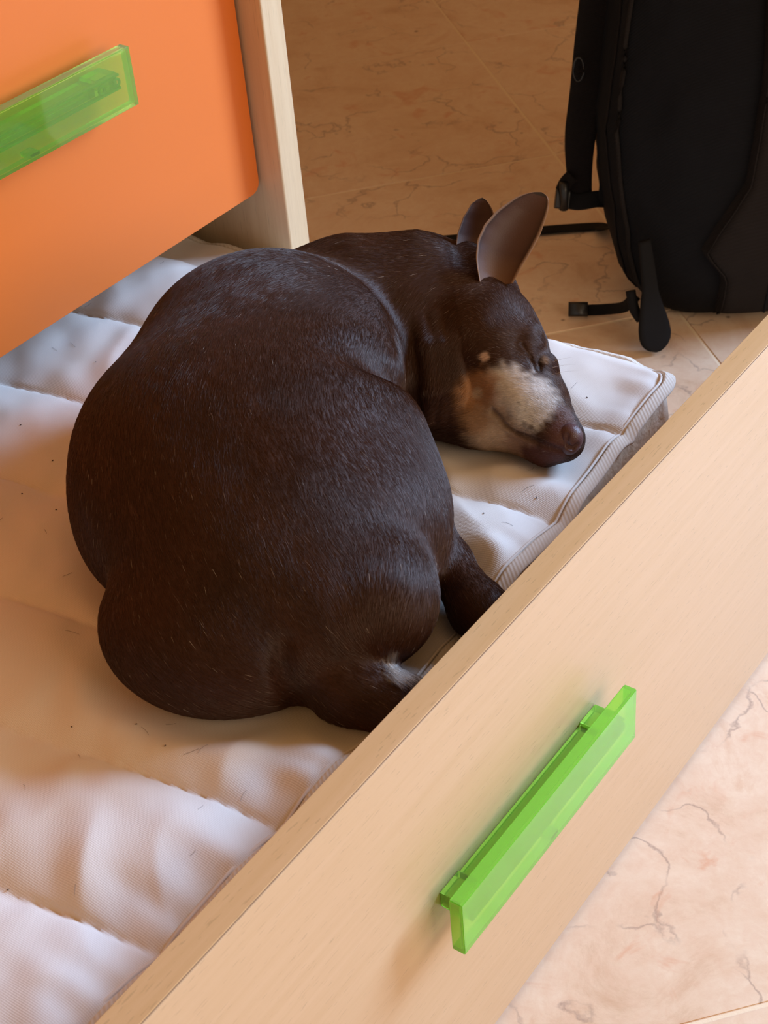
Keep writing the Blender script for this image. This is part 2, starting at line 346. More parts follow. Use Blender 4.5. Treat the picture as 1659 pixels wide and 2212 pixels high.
# ------------------------------------------------------------------ bed cabinet with orange drawer front
cab = tag(empty('bed_cabinet', (.5, 1.2, 0)), 'beech bed cabinet with orange drawer front above the quilted mattress', 'cabinet')
box('side_panel', (.957, .8596, 0), (.984, 1.85, .86), M_PANEL, cab, .0015)
box('underside_board', (.0, .91, .392), (.956, 1.8, .410), M_PANEL, cab, .001)
box('top_board', (.0, .8596, .842), (.956, 1.85, .86), M_BEECH, cab, .001)
def rounded_front(name, x0, x1, y0, y1, z0, z1, r, mat, parent):
    bm = bmesh.new(); pts = []
    for cx, cz, a0 in ((x1-r, z0+r, -90), (x1-r, z1-r, 0), (x0+r, z1-r, 90), (x0+r, z0+r, 180)):
        for k in range(9):
            a = math.radians(a0+k*90/8); pts.append((cx+r*math.cos(a), cz+r*math.sin(a)))
    f = bm.faces.new([bm.verts.new((p[0], y0, p[1])) for p in pts])
    e = bmesh.ops.extrude_face_region(bm, geom=[f]); 
    for v in [g for g in e['geom'] if isinstance(g, bmesh.types.BMVert)]: v.co.y = y1
    bmesh.ops.recalc_face_normals(bm, faces=bm.faces[:])
    ed = [x for x in bm.edges if abs(x.verts[0].co.y-x.verts[1].co.y) < 1e-6]
    bmesh.ops.bevel(bm, geom=ed, offset=.0012, segments=2, affect='EDGES')
    me = bpy.data.meshes.new(name); bm.to_mesh(me); bm.free(); return link(name, me, mat, parent)
drw = rounded_front('drawer_front', .12, .9545, .885, .904, .3725, .80, .011, M_ORANGE, cab)
drw['label'] = 'glossy orange drawer front with rounded corner'

def handle(x0, x1, z0, z1, yb, parent, matg, rail_mat, length_first=True):
    """translucent bar: hollow box open at the back + mounting rail + screw rings; yb = board face"""
    yf, ym = yb-.0262, yb-.0165; th = .0024
    bm = bmesh.new()
    def bx(lo, hi):
        g = bmesh.ops.create_cube(bm, size=1)['verts']
        for v in g: v.co = Vector([(lo[i]+hi[i])/2 + v.co[i]*(hi[i]-lo[i]) for i in range(3)])
    outer = [(x0, z0), (x1, z0), (x1, z1), (x0, z1)]; inner = [(x0+th, z0+th), (x1-th, z0+th), (x1-th, z1-th), (x0+th, z1-th)]
    vo = [bm.verts.new((x, yf, z)) for x, z in outer]; vb = [bm.verts.new((x, ym, z)) for x, z in outer]
    ib = [bm.verts.new((x, ym, z)) for x, z in inner]; ii = [bm.verts.new((x, yf+.003, z)) for x, z in inner]
    bm.faces.new(vo); bm.faces.new(ii)
    for k in range(4):
        q = (k+1) % 4; bm.faces.new((vo[k], vo[q], vb[q], vb[k])); bm.faces.new((vb[k], vb[q], ib[q], ib[k])); bm.faces.new((ib[k], ib[q], ii[q], ii[k]))
    bmesh.ops.recalc_face_normals(bm, faces=bm.faces[:]); bmesh.ops.bevel(bm, geom=bm.edges[:], offset=.0006, segments=2, affect='EDGES')
    me = bpy.data.meshes.new('handle'); bm.to_mesh(me); bm.free(); hd = link('handle', me, matg, parent)
    zc = (z0+z1)/2
    box('handle_rail', (x0+.013, yf+.0038, zc-.0062), (x1-.013, yf+.0080, zc-.0042), rail_mat, parent, .0005)
    box('handle_rail', (x0+.013, yf+.0038, zc+.0042), (x1-.013, yf+.0080, zc+.0062), rail_mat, parent, .0005)
    box('handle_foot', (x0+.034, ym+.001, zc-.0060), (x1-.034, yb-.0002, zc+.0045), matg, parent, .0008)
    box('handle_foot', (x0+.0125, yf+.008, zc-.0068), (x0+.034, yb-.0002, zc+.0068), matg, parent, .0008)
    box('handle_foot', (x1-.034, yf+.008, zc-.0068), (x1-.0125, yb-.0002, zc+.0068), matg, parent, .0008)
    for xs in (x0+.017, x0+.033, x1-.033, x1-.017):
        a = np.linspace(0, 2*math.pi, 19); P = np.c_[xs+.0030*np.cos(a), np.full(19, yf+.0042), zc+.0030*np.sin(a)]
        tube('screw_ring', P, .0012, rail_mat, parent, 6)
    box('clip_tab', ((x0+x1)/2-.005, yf+.003, z0+.002), ((x0+x1)/2+.005, ym+.004, z0+.0055), matg, parent, .0005)
    return hd
h = handle(.5828, .8022, .5203, .5668, .885, drw, M_GREEN3, M_GREEN2)
h['label'] = 'translucent green plastic bar handle'

t = NT('dark_seam_glue'); t.base((.30, .19, .11)); t.set(Roughness=.8); M_SEAM = t.m
# ------------------------------------------------------------------ pulled-out trundle drawer
tr = tag(empty('trundle_drawer', (.5, .6, 0)), 'pulled out beech trundle drawer with green bar handle on its front', 'drawer')
fp = box('front_panel', (-.25, .3873, .004), (1.08, .4068, .3634), M_BEECH, tr, .0006)
box('edge_band', (-.25, .3885, .3633), (1.08, .4070, .3642), M_EDGE, tr, .0003)['label'] = 'darker beech strip along the top edge'
box('edge_seam', (-.25, .3880, .3630), (1.08, .38855, .36375), M_SEAM, tr, 0)
box('base_board', (-.2, .4075, .225), (.952, 1.3, .243), M_PANEL, tr, .001)
box('back_board', (-.2, 1.3, .02), (.952, 1.318, .26), M_PANEL, tr, .001)
box('side_board', (.934, .4075, .02), (.952, 1.3, .2245), M_PANEL, tr, .001)
h = handle(.4804, .7000, .1795, .2273, .3873, tr, M_GREEN, M_GREEN2); h['label'] = 'translucent green plastic bar handle'

# ------------------------------------------------------------------ quilted mattress
SEAMS = [-.02, .09, .197, .301, .405, .505, .615, .724, .840, .950]
CR_ = .036
def front_y(x): return .4325 + .008*sstep(.5, .66, x) + .014*sstep(.70, .84, x) + (CR_ - np.sqrt(np.maximum(CR_**2-np.clip(x-(.9385-CR_), 0, CR_)**2, 0)))
def matt_z(X, Y):
    q = X + .15*(Y-.5)
    s = np.array(SEAMS); k = np.clip(np.searchsorted(s, q)-1, 0, len(s)-2)
    p = np.clip((q-s[k])/(s[k+1]-s[k]), 0, 1)
    puff = (1-np.abs(2*p-1)**2.0)**.62
    dseam = np.minimum(p, 1-p)*(s[k+1]-s[k])
    dfe = Y-front_y(X); den = .939-X
    rid = vnoise(X*0+k*3.1, Y*55, 3)*.0022*np.exp(-dseam/.016)*sstep(.0, .004, dseam)
    big = vnoise(X*9-Y*22+3, X*5+Y*6, 5)*.0034 + vnoise(X*34-Y*30, Y*18+X*18, 8)*.0013
    fu, fv = X*RG[0]+Y*RG[1], X*GG[0]+Y*GG[1]
    big = big*1.15 + (.5-np.abs(vnoise(fu*26+vnoise(X*12, Y*12, 77)*.6, fv*9, 9)))*.0042 + vnoise(fu*60, fv*34, 15)*.0008
    gath = (vnoise(X*42, Y*7, 11)*.0060 + vnoise(X*90, Y*9, 12)*.0014)*np.exp(-np.clip(dfe, 0, 1)/.030)
    gath2 = vnoise(X*7, Y*42, 13)*.0030*np.exp(-np.clip(den, 0, 1)/.02)
    z = .3200 + .0105*puff + rid + big*(.35+.65*puff) + gath*sstep(-.001, .005, dfe)+gath2
    edge = np.clip(1-dfe/.016, 0, 1)
    z -= .0045*edge**2
    z -= .010*np.clip(1-den/.022, 0, 1)**2
    # the animal's weight presses the pad down
    P = np.stack([X*RG[0]+Y*RG[1], X*GG[0]+Y*GG[1], np.full_like(X, .330)], -1)
    d = sdf0(P); wgt = 1-sstep(-.004, .030, d)
    wr = vnoise(X*30+Y*8, Y*30-X*8, 21)*.0020*np.exp(-((d-.02)/.018)**2)
    z = z*(1-wgt)+.3185*wgt + wr
    return z
nx = 430; ny = 210
xs = np.concatenate([np.linspace(-.22, .25, 70), np.linspace(.252, .9025, nx-110), .9025+CR_*np.sin(np.linspace(.04, math.pi/2, 40))])
tt = np.linspace(0, 1, ny)**1.25
X = np.repeat(xs[:, None], ny, 1); Y0 = front_y(X); Y = Y0 + tt[None, :]*(1.18-Y0)
Z = matt_z(X.ravel(), Y.ravel()).reshape(X.shape)
V = np.stack([X, Y, Z], -1).reshape(-1, 3)
idx = np.arange(nx*ny).reshape(nx, ny)
F = np.stack([idx[:-1, :-1], idx[1:, :-1], idx[1:, 1:], idx[:-1, 1:]], -1).reshape(-1, 4).tolist()
# underside sheet closes the pad at the back and left
mat_root = tag(empty('mattress', (.5, .7, .25)), 'cream quilted mattress pad in the drawer under the sleeping dog', 'mattress')
top = pydata('quilted_top', V, F, M_CANVAS, mat_root)
# border path: front edge, round corner, right end
bf = [np.array([x, front_y(np.array(x)), 0]) for x in np.r_[np.linspace(-.22, .90, 150), .9025+CR_*np.sin(np.linspace(.03, math.pi/2, 26))]]
be = [np.array([.9385, y, 0]) for y in np.linspace(front_y(np.array(.9385))+.004, 1.18, 90)]
BP = np.array(bf+be); BP[:, 2] = matt_z(BP[:, 0], BP[:, 1])
tg = np.gradient(BP, axis=0); tg[:, 2] = 0; tg /= np.linalg.norm(tg, axis=1, keepdims=True)
out = np.c_[tg[:, 1], -tg[:, 0], np.zeros(len(BP))]
nrm = out*.45+np.array([0, 0, .9]); nrm /= np.linalg.norm(nrm, axis=1, keepdims=True)
TP = BP + out*.0035 + np.array([0, 0, -.0006])
ribbon('edge_tape', TP, .0098, .0040, nrm, M_TAPE, mat_root)['label'] = 'herringbone binding tape along the edge'
tube('edge_cord', BP + np.array([0, 0, .0012]) - out*.003, .0011, M_CORD, mat_root, 6)
TP2 = BP + out*.002; TP2[:, 2] = .2515
ribbon('edge_tape', TP2, .010, .0045, out, M_TAPE, mat_root)
# side wall, slightly billowed, lining colour
rows = 9; SV = []
for k in range(rows):
    u = k/(rows-1); b = .004*math.sin(math.pi*u)
    q = BP + out*b; q = q.copy(); q[:, 2] = (BP[:, 2]-.002)*(1-u)+.2475*u
    q += out*(vnoise(np.arange(len(BP))*.35, np.full(len(BP), u*3), 31)*.0012)[:, None]
    SV.append(q)
SV = np.array(SV); n2 = len(BP); idx = np.arange(rows*n2).reshape(rows, n2)
F = np.stack([idx[:-1, :-1], idx[1:, :-1], idx[1:, 1:], idx[:-1, 1:]], -1).reshape(-1, 4).tolist()
pydata('side_lining', SV.reshape(-1, 3), F, M_LINING, mat_root)['label'] = 'fleecy off-white side lining'
box('underside', (-.2, .455, .2445), (.928, 1.16, .250), M_LINING, mat_root, .001)

# shed hairs and crumbs caught on the canvas
dm = bmesh.new(); r2 = random.Random(11)
for k in range(120):
    x = r2.uniform(.27, .9); y = r2.uniform(.45, 1.0); a = r2.uniform(0, 6.28); L_ = r2.uniform(.004, .011) if k % 3 else r2.uniform(.0008, .0016)
    w_ = .00009 if k % 3 else .0004; bend = r2.uniform(-.5, .5); pv = None
    for q in range(4):
        u_ = q/3; px_ = x+math.cos(a+bend*u_)*L_*u_; py_ = y+math.sin(a+bend*u_)*L_*u_
        z_ = float(matt_z(np.array([px_]), np.array([py_]))[0])+.0003
        n_1 = np.array([-math.sin(a), math.cos(a), 0])*w_
        ring = [dm.verts.new((px_+n_1[0], py_+n_1[1], z_)), dm.verts.new((px_-n_1[0], py_-n_1[1], z_)), dm.verts.new((px_, py_, z_+w_*1.3))]
        if pv: 
            for j in range(3): dm.faces.new((pv[j], pv[(j+1) % 3], ring[(j+1) % 3], ring[j]))
        else: dm.faces.new(ring)
        pv = ring
    dm.faces.new(pv[::-1])
t = NT('shed_hair'); t.base((.09, .05, .035)); t.set(Roughness=.6)
me = bpy.data.meshes.new('shed_hairs'); dm.to_mesh(me); dm.free(); sh = link('shed_hairs', me, t.m, mat_root); sh['kind'] = 'stuff'

def groove(P, d, pts, r, k):
    e = None
    for a, b in zip(pts[:-1], pts[1:]):
        c = cap(P, a, b, r, r); e = c if e is None else np.minimum(e, c)
    return smax(d, -e, k)
def offs(pts, dx): return [tuple(np.array(p)+np.array(dx)) for p in pts]
def sdf_full(P):
    """sdf0 plus the fine forms of head and neck"""
    d = sdf0(P)
    cr_ = [(-.0669, .6800, .384), (-.0687, .6750, .373), (-.0680, .6722, .360), (-.0652, .6740, .343), (-.062, .677, .325)]   # fold between thigh and tail root
    lowm = (P[..., 1] < .70) & (P[..., 0] < -.03) & (P[..., 0] > -.1)
    if lowm.any():
        d = d.copy(); d[lowm] = groove(P[lowm], d[lowm], cr_, .0022, .012)
    near = (P[..., 0] > .0) & (P[..., 1] > .86)
    if not near.any(): return d
    Q = P[near]; e = d[near]
    e = smin(e, ell(Q, (.1165, .968, .386), (.0110, .0105, .0095)), .008)      # closed eye
    e = smin(e, cap(Q, (.106, .985, .396), (.1185, .975, .394), .008, .007), .014)   # brow
    e = smin(e, ell(Q, (.1285, .961, .375), (.0085, .009, .010)), .006)       # far brow seen past the bridge
    e = smin(e, cap(Q, (.094, .960, .372), (.108, .935, .363), .017, .014), .012)   # cheek bone
    e = smin(e, cap(Q, (.106, .925, .3525), (.126, .9085, .3475), .0100, .0085), .006)  # upper lip flew
    e = smin(e, cap(Q, (.088, .945, .338), (.120, .912, .333), .013, .009), .008)    # lower jaw
    e = smin(e, cap(Q, (.090, 1.030, .404), (.091, 1.042, .420), .012, .009), .012)   # near ear root
    e = smin(e, cap(Q, (.078, 1.045, .405), (.082, 1.058, .420), .014, .009), .010)   # far ear root
    for x0 in (0.0, .012, .024):                                              # folds of neck skin
        e = smin(e, chain(Q, [((.040+x0, 1.000-.006*x0/.012, .404), .006), ((.044+x0*.8, .973, .394), .0075), ((.044+x0*.7, .953, .369), .008), ((.040+x0*.8, .946, .350), .006)], .002), .004)
    e = groove(Q, e, MOUTH, .0021, .0030)
    e = groove(Q, e, EYE, .0011, .0022)
    e = groove(Q, e, LIDLOW, .0007, .003)
    d = d.copy(); d[near] = e
    return d
EYE, MOUTH, LIDLOW = [[tuple(p) for p in q] for q in (eye, mouth, lidlow)]
def grad(f, P, e=4e-4):
    g = np.zeros_like(P)
    for a in range(3):
        dd = np.zeros(3); dd[a] = e; g[:, a] = f(P+dd)-f(P-dd)
    return g/(np.linalg.norm(g, axis=1, keepdims=True)+1e-9)
def surface(f, lo, hi, h):
    """surface nets of f=0"""
    ax = [np.arange(lo[i], hi[i]+h, h) for i in range(3)]; n = [len(a) for a in ax]
    G = np.stack(np.meshgrid(*ax, indexing='ij'), -1)
    Fd = np.empty(n)
    for i in range(n[0]): Fd[i] = f(G[i].reshape(-1, 3)).reshape(n[1], n[2])
    s = Fd < 0; cnt = np.zeros([k-1 for k in n], int); pos = np.zeros([k-1 for k in n]+[3])
    def sl(a, o): return slice(o, n[a]-1+o)
    for axis in range(3):
        o1, o2 = [a for a in range(3) if a != axis]
        for p in (0, 1):
            for q in (0, 1):
                i0 = [0, 0, 0]; i0[o1] = p; i0[o2] = q; i1 = list(i0); i1[axis] = 1
                A = Fd[tuple(sl(a, i0[a]) for a in range(3))]; B = Fd[tuple(sl(a, i1[a]) for a in range(3))]
                cr = (A < 0) != (B < 0); t = np.where(cr, A/(A-B+1e-12*(A == B)), 0)
                v = np.zeros(list(cr.shape)+[3]); v[..., o1] = p; v[..., o2] = q; v[..., axis] = t
                pos += v*cr[..., None]; cnt += cr
    act = cnt > 0; ids = -np.ones(act.shape, int); ids[act] = np.arange(act.sum())
    cell = np.argwhere(act); V = np.array([ax[0][0], ax[1][0], ax[2][0]]) + (cell + pos[act]/cnt[act][:, None])*h
    quads = []
    for axis in range(3):
        o1, o2 = (axis+1) % 3, (axis+2) % 3
        A = s[tuple(slice(0, n[a]-1) if a == axis else slice(1, n[a]-1) for a in range(3))]
        B = s[tuple(slice(1, n[a]) if a == axis else slice(1, n[a]-1) for a in range(3))]
        for flip, m in ((0, A & ~B), (1, ~A & B)):
            w = np.argwhere(m)
            if not len(w): continue
            base = w.copy(); base[:, o1] += 1; base[:, o2] += 1
            def at(d1, d2):
                q = base.copy(); q[:, o1] -= d1; q[:, o2] -= d2; return ids[q[:, 0], q[:, 1], q[:, 2]]
            Q = np.stack([at(1, 1), at(0, 1), at(0, 0), at(1, 0)], 1)
            quads.append(Q[:, ::-1] if flip else Q)
    return V, np.vstack(quads)

BROWN = np.array((.050, .0178, .0085))
PATCH = [((.113, .928, .367), .0225, (.76, .74, .73), .97), ((.098, .940, .374), .019, (.72, .67, .62), .95), ((.0915, .934, .366), .009, (.78, .72, .66), .9), ((.080, .948, .366), .021, (.46, .23, .10), .9),
         ((.088, .930, .345), .024, (.60, .46, .34), .95), ((.074, .936, .350), .013, (.36, .20, .10), .8), ((.105, .915, .340), .015, (.42, .28, .21), .85), ((.118, .926, .362), .014, (.50, .46, .44), .7),
         ((.132, .905, .352), .0135, (.105, .045, .040), 1.0), ((.113, .909, .335), .0115, (.13, .052, .046), 1.0), ((.124, .900, .342), .012, (.115, .046, .042), 1.0), ((.136, .918, .360), .010, (.14, .07, .055), .9),
         ((.0838, .9555, .3920), .0042, (.60, .42, .32), 1.0), ((.0755, .944, .3690), .0055, (.62, .48, .34), .8), ((.1275, .957, .3815), .0045, (.50, .38, .30), .8),
         ((-.001, .6790, .3560), .0100, (.52, .49, .46), 1.0)]
def coat(P):
    c = np.tile(BROWN, (len(P), 1))
    n1 = vnoise(P[:, 0]*60+P[:, 2]*35, P[:, 1]*60-P[:, 2]*20, 41)
    c *= (1+.18*n1)[:, None]
    # greyer brown on the forehead
    f = np.exp(-(((P-np.array((.115, .985, .405)))/.030)**2).sum(1)); c = c*(1-.55*f[:, None])+np.array((.10, .062, .052))*.55*f[:, None]
    for p, r, col, st in PATCH:
        d = np.linalg.norm(P-np.array(p), axis=1)/r
        d = d*(1+.18*vnoise(P[:, 0]*260+P[:, 2]*90, P[:, 1]*260+P[:, 2]*140, 43))
        wgt = (1-sstep(.55, 1.15, d))*st; c = c*(1-wgt[:, None])+np.array(col)*wgt[:, None]
    def line(pts, r, col, st):
        nonlocal c
        d = np.full(len(P), 9.0)
        for a, b in zip(pts[:-1], pts[1:]): d = np.minimum(d, cap(P, a, b, 0, 0))
        wgt = np.exp(-(d/r)**2)*st; c = c*(1-wgt[:, None])+np.array(col)*wgt[:, None]
    line(MOUTH, .0028, (.07, .03, .022), .9); line(EYE, .0030, (.015, .008, .007), .9); line(LIDLOW, .0015, (.02, .01, .008), .5)
    return c

dog = tag(empty('dog', W3((-.05, .86, .318))), 'dark chocolate brown short-haired dog curled up asleep with greying muzzle', 'dog')
V, Q = surface(sdf_full, (-.235, .60, .312), (.165, 1.115, .500), .0032)
bm = bmesh.new(); vs = [bm.verts.new(v) for v in V]
for q in Q: bm.faces.new([vs[i] for i in q])
for it in range(2):
    ed = [e for e in bm.edges if all(v.co.x > (.066, .078)[it] and v.co.y > .885 for v in e.verts)]
    bmesh.ops.subdivide_edges(bm, edges=ed, cuts=1, use_grid_fill=True)
bmesh.ops.triangulate(bm, faces=[f for f in bm.faces if len(f.verts) > 4])
P = np.array([v.co[:] for v in bm.verts])
for _ in range(4):
    g = grad(sdf_full, P); P = P - g*np.clip(sdf_full(P), -.002, .002)[:, None]*.9
for v, p in zip(bm.verts, P): v.co = W3(p)
bmesh.ops.recalc_face_normals(bm, faces=bm.faces[:])
me = bpy.data.meshes.new('body'); bm.to_mesh(me); bm.free()
ca = me.attributes.new('coat', 'FLOAT_COLOR', 'POINT'); cc = coat(P); ca.data.foreach_set('color', np.c_[cc, np.ones(len(cc))].astype(np.float32).ravel())
me.polygons.foreach_set('use_smooth', [True]*len(me.polygons))
body_o = link('body', me, M_SKIN, dog)

# fur: short hairs lying along the coat
me.calc_loop_triangles(); tri = np.zeros(len(me.loop_triangles)*3, np.int32); me.loop_triangles.foreach_get('vertices', tri); tri = tri.reshape(-1, 3)
A, B, C_ = P[tri[:, 0]], P[tri[:, 1]], P[tri[:, 2]]; ar = np.linalg.norm(np.cross(B-A, C_-A), axis=1)/2
cen = (A+B+C_)/3; hd = (cen[:, 0] > .07) & (cen[:, 1] > .885)
keep = cen[:, 2] > TOP+.002; wgt = ar*keep*np.where(hd, 3.2, 1.0)
NH = 340000
pick = RNG.choice(len(tri), NH, p=wgt/wgt.sum()); u = RNG.random(NH); v = RNG.random(NH); fl_ = u+v > 1; u[fl_] = 1-u[fl_]; v[fl_] = 1-v[fl_]
R0 = A[pick]+(B-A)[pick]*u[:, None]+(C_-A)[pick]*v[:, None]; N0 = grad(sdf_full, R0, 8e-4)
FL = np.array(FLOW); fa, fd = FL[:, :3], FL[:, 3:]
dirv = np.zeros_like(R0); 
for a, dv in zip(fa, fd):
    wg = 1/(((R0-a)**2).sum(1)+1e-5)**1.6; dirv += wg[:, None]*dv
dirv -= (dirv*N0).sum(1, keepdims=True)*N0; dirv /= np.linalg.norm(dirv, axis=1, keepdims=True)+1e-9
side = np.cross(N0, dirv)
ishead = (R0[:, 0] > .072) & (R0[:, 1] > .885)
ln = np.where(ishead, .0029, .0054)*RNG.uniform(.7, 1.25, NH)
dn = np.linalg.norm(R0-np.array((.137, .905, .347)), axis=1); ln *= np.clip(dn/.03, .35, 1)
tailp = np.linalg.norm(R0-np.array((-.001, .679, .356)), axis=1) < .011; ln[tailp] = .011
lift = RNG.uniform(.12, .24, NH); lift[tailp] = .5
clump = vnoise(R0[:, 0]*160+R0[:, 2]*60, R0[:, 1]*160-R0[:, 2]*90, 51)*.13
jit = RNG.normal(0, .10, NH)+clump
D0 = dirv*1.0 + side*jit[:, None]; D0 /= np.linalg.norm(D0, axis=1, keepdims=True)
K = 4; PT = np.zeros((NH, K, 3))
for k in range(K):
    s_ = k/(K-1); PT[:, k] = R0 + D0*(ln*s_)[:, None] + N0*(ln*lift*(s_*1.0-.55*s_*s_))[:, None]
crv = bpy.data.hair_curves.new('fur'); crv.add_curves([K]*NH)
crv.attributes['position'].data.foreach_set('vector', (PT.reshape(-1, 3) @ FR).astype(np.float32).ravel())
ra = crv.attributes.get('radius') or crv.attributes.new('radius', 'FLOAT', 'POINT')
rad = np.where(ishead, .00005, .00007)[:, None]*np.array([1, .9, .65, .15])[None]
ra.data.foreach_set('value', rad.astype(np.float32).ravel())
hc = coat(R0)*RNG.uniform(.75, 1.3, NH)[:, None]
grey = RNG.random(NH) < np.where(ishead, .07, .012); hc[grey] = hc[grey]*.5+np.array((.20, .15, .13))
wh = RNG.random(NH) < .0009; hc[wh] = (.6, .52, .45)
dk = ishead & (RNG.random(NH) < .12) & (hc[:, 0] > .2) & (np.linalg.norm(R0-np.array((.118, .918, .360)), axis=1) < .02); hc[dk] *= .3
ha = crv.attributes.new('coat', 'FLOAT_COLOR', 'POINT'); ha.data.foreach_set('color', np.repeat(np.c_[hc, np.ones(NH)], K, 0).astype(np.float32).ravel())
fur = bpy.data.objects.new('fur', crv); COL.objects.link(fur); crv.materials.append(M_FUR); fur.parent = dog; fur.location = -dog.location; fur['kind'] = 'stuff'

def ear_mesh(LR, cup, lab):
    L, Rr = [catmull(W3(np.array(x)), 5) for x in LR]; n = len(L); m = 17
    ax = L[-1]-(L[0]+Rr[0])/2; ln_ = np.linalg.norm(ax); ax /= ln_
    sd = (Rr[0]-L[0]); sd /= np.linalg.norm(sd); nr = np.cross(ax, sd); 
    if nr @ CF > 0: nr = -nr                       # towards the open side
    V = []; colr = []
    for side_, off in ((0, 0.0), (1, -.0021)):
        for i in range(n):
            u = i/(n-1); wd = np.linalg.norm(Rr[i]-L[i])
            for j in range(m):
                s = j/(m-1); p = L[i]*(1-s)+Rr[i]*s; e = 1-(2*s-1)**2
                edge = min(1, wd*min(s, 1-s)*2/.004+.0)
                p = p - nr*cup*e**.8*(1-u**3)*min(1, wd/.03) + nr*off*(.25+.75*min(1, e*2.5))
                V.append(p)
                rim = math.exp(-(e/.34)**2); base_ = max(0, 1-u/.30)
                c = np.array((.062, .023, .016))*(1-rim)+np.array((.017, .009, .007))*rim
                if i > n-8: c = np.array((.02, .010, .008))
                if side_ == 0: c = c*(1-base_*.7)+np.array((.20, .105, .055))*base_*.7
                else: c = BROWN
                if e < .02: c = np.array((.34, .21, .14))
                colr.append(c)
    F = []; o = n*m
    for i in range(n-1):
        for j in range(m-1):
            a = i*m+j; F.append((a, a+1, a+m+1, a+m)); F.append((o+a, o+a+m, o+a+m+1, o+a+1))
        for j in (0, m-1): a = i*m+j; F.append((a, a+m, o+a+m, o+a))
    eo = pydata('ear', V, F, M_EAR, dog); eo['label'] = lab
    bm = bmesh.new(); bm.from_mesh(eo.data); 
    bmesh.ops.recalc_face_normals(bm, faces=bm.faces[:]); bm.to_mesh(eo.data); bm.free()
    a_ = eo.data.attributes.new('coat', 'FLOAT_COLOR', 'POINT'); a_.data.foreach_set('color', np.c_[np.array(colr), np.ones(len(colr))].astype(np.float32).ravel())
    eo.data.polygons.foreach_set('use_smooth', [True]*len(eo.data.polygons)); return eo
ear_mesh(EAR_NEAR, .0110, 'large upright near ear, brown inside'); ear_mesh(EAR_FAR, .007, 'far ear half hidden behind the near one')

# nose with comma nostrils
NC = np.array((.1372, .9055, .3492))
def fnose(P):
    d = ell(P, NC, (.0094, .0085, .0108), yaw=-25)
    d = smin(d, ell(P, NC+np.array((-.0015, -.004, -.005)), (.0065, .006, .006)), .003)
    for pts in ([(-.0030, -.0068, .0072), (-.0040, -.0086, .0025), (-.0028, -.0088, -.0015), (.0005, -.0090, -.0030), (.0035, -.0085, -.0010)],):
        d = groove(P, d, [tuple(NC+np.array(p)) for p in pts], .0017, .0012)
    return d
V, Q = surface(fnose, NC-.014, NC+.014, .0006)
pydata('nose', [W3(p) for p in V], Q, M_NOSE, dog)['label'] = 'moist brown nose'
# whiskers and lashes
t = NT('whisker_hair'); t.base((.30, .22, .17)); t.set(Roughness=.4)
WH = bmesh.new()
rng = random.Random(3)
for k, (b, d_, L_) in enumerate([((.1065, .922, .362), (-.1, -.9, -.45), .016), ((.112, .918, .358), (.1, -.9, -.3), .014), ((.117, .913, .356), (.2, -.8, -.4), .013), ((.110, .926, .364), (-.3, -.8, -.3), .018),
        ((.121, .907, .352), (.1, -.8, -.6), .010), ((.131, .952, .384), (1, .2, .25), .016), ((.131, .948, .382), (1, .3, .05), .018), ((.130, .945, .378), (1, .1, .2), .020), ((.079, .944, .372), (-.5, -.7, .1), .008)]):
    b = W3(b); d_ = W3(d_); d_ /= np.linalg.norm(d_); sag = np.array([0, 0, -1.0])
    pts = [b+d_*L_*s+sag*L_*.2*s*s for s in (0, .33, .66, 1)]; prev = None
    for i, p in enumerate(pts):
        r_ = .00013*(1-.8*i/3); ring = [WH.verts.new(p+r_*np.array([math.cos(a), math.sin(a)*.7, math.sin(a)*.7])) for a in (0, 2.1, 4.2)]
        if prev:
            for j in range(3): WH.faces.new((prev[j], prev[(j+1) % 3], ring[(j+1) % 3], ring[j]))
        prev = ring
me = bpy.data.meshes.new('whiskers'); WH.to_mesh(me); WH.free(); wo = link('whiskers', me, t.m, dog); wo['kind'] = 'stuff'

# ------------------------------------------------------------------ black backpack standing on the floor
PC = W3((.46, 1.70, 0))
bp = tag(empty('backpack', PC), 'black backpack standing on the tiled floor with straps trailing', 'backpack')
ZR = np.array([.0, .006, .02, .05, .10, .16, .25, .34, .42, .50, .55, .575])
RL = np.array([.375, .352, .338, .316, .301, .293, .287, .296, .306, .325, .36, .41])
RRt = np.array([.60, .61, .62, .63, .635, .635, .63, .625, .62, .60, .58, .55])
GF = np.array([1.625, 1.606, 1.596, 1.585, 1.572, 1.565, 1.565, 1.575, 1.59, 1.61, 1.64, 1.67])
GB = np.array([1.77, 1.785, 1.79, 1.80, 1.80, 1.80, 1.80, 1.80, 1.795, 1.785, 1.77, 1.75])
def pack_pt(z, th, grow=0.0):
    a = np.interp(z, ZR, RL); b = np.interp(z, ZR, RRt); c = np.interp(z, ZR, GF); d = np.interp(z, ZR, GB)
    n = 2/3.0; ct, st = math.cos(th), math.sin(th)
    wr = .003*float(vnoise(np.array(th*3.0), np.array(z*14), 61)) + .0015*float(vnoise(np.array(th*9.0), np.array(z*40), 62))
    return np.array([(a+b)/2+((b-a)/2+grow+wr)*np.sign(ct)*abs(ct)**n, (c+d)/2+((d-c)/2+grow+wr)*np.sign(st)*abs(st)**n, z])
zz = np.r_[0, .003, .008, np.linspace(.02, .55, 54), .56, .567, .573, .575]; K = 96; V = []; F = []
for z in zz:
    for k in range(K): V.append(W3(pack_pt(z, 2*math.pi*k/K)))
for i in range(len(zz)-1):
    for k in range(K): F.append((i*K+k, i*K+(k+1) % K, (i+1)*K+(k+1) % K, (i+1)*K+k))
F.append(tuple(range(K))[::-1]); F.append(tuple((len(zz)-1)*K+k for k in range(K)))
pydata('main_compartment', V, F, M_PACK, bp)
def on_pack(th, z0, z1, g=.002, n=40): return [W3(pack_pt(z, th, g)) for z in np.linspace(z0, z1, n)]
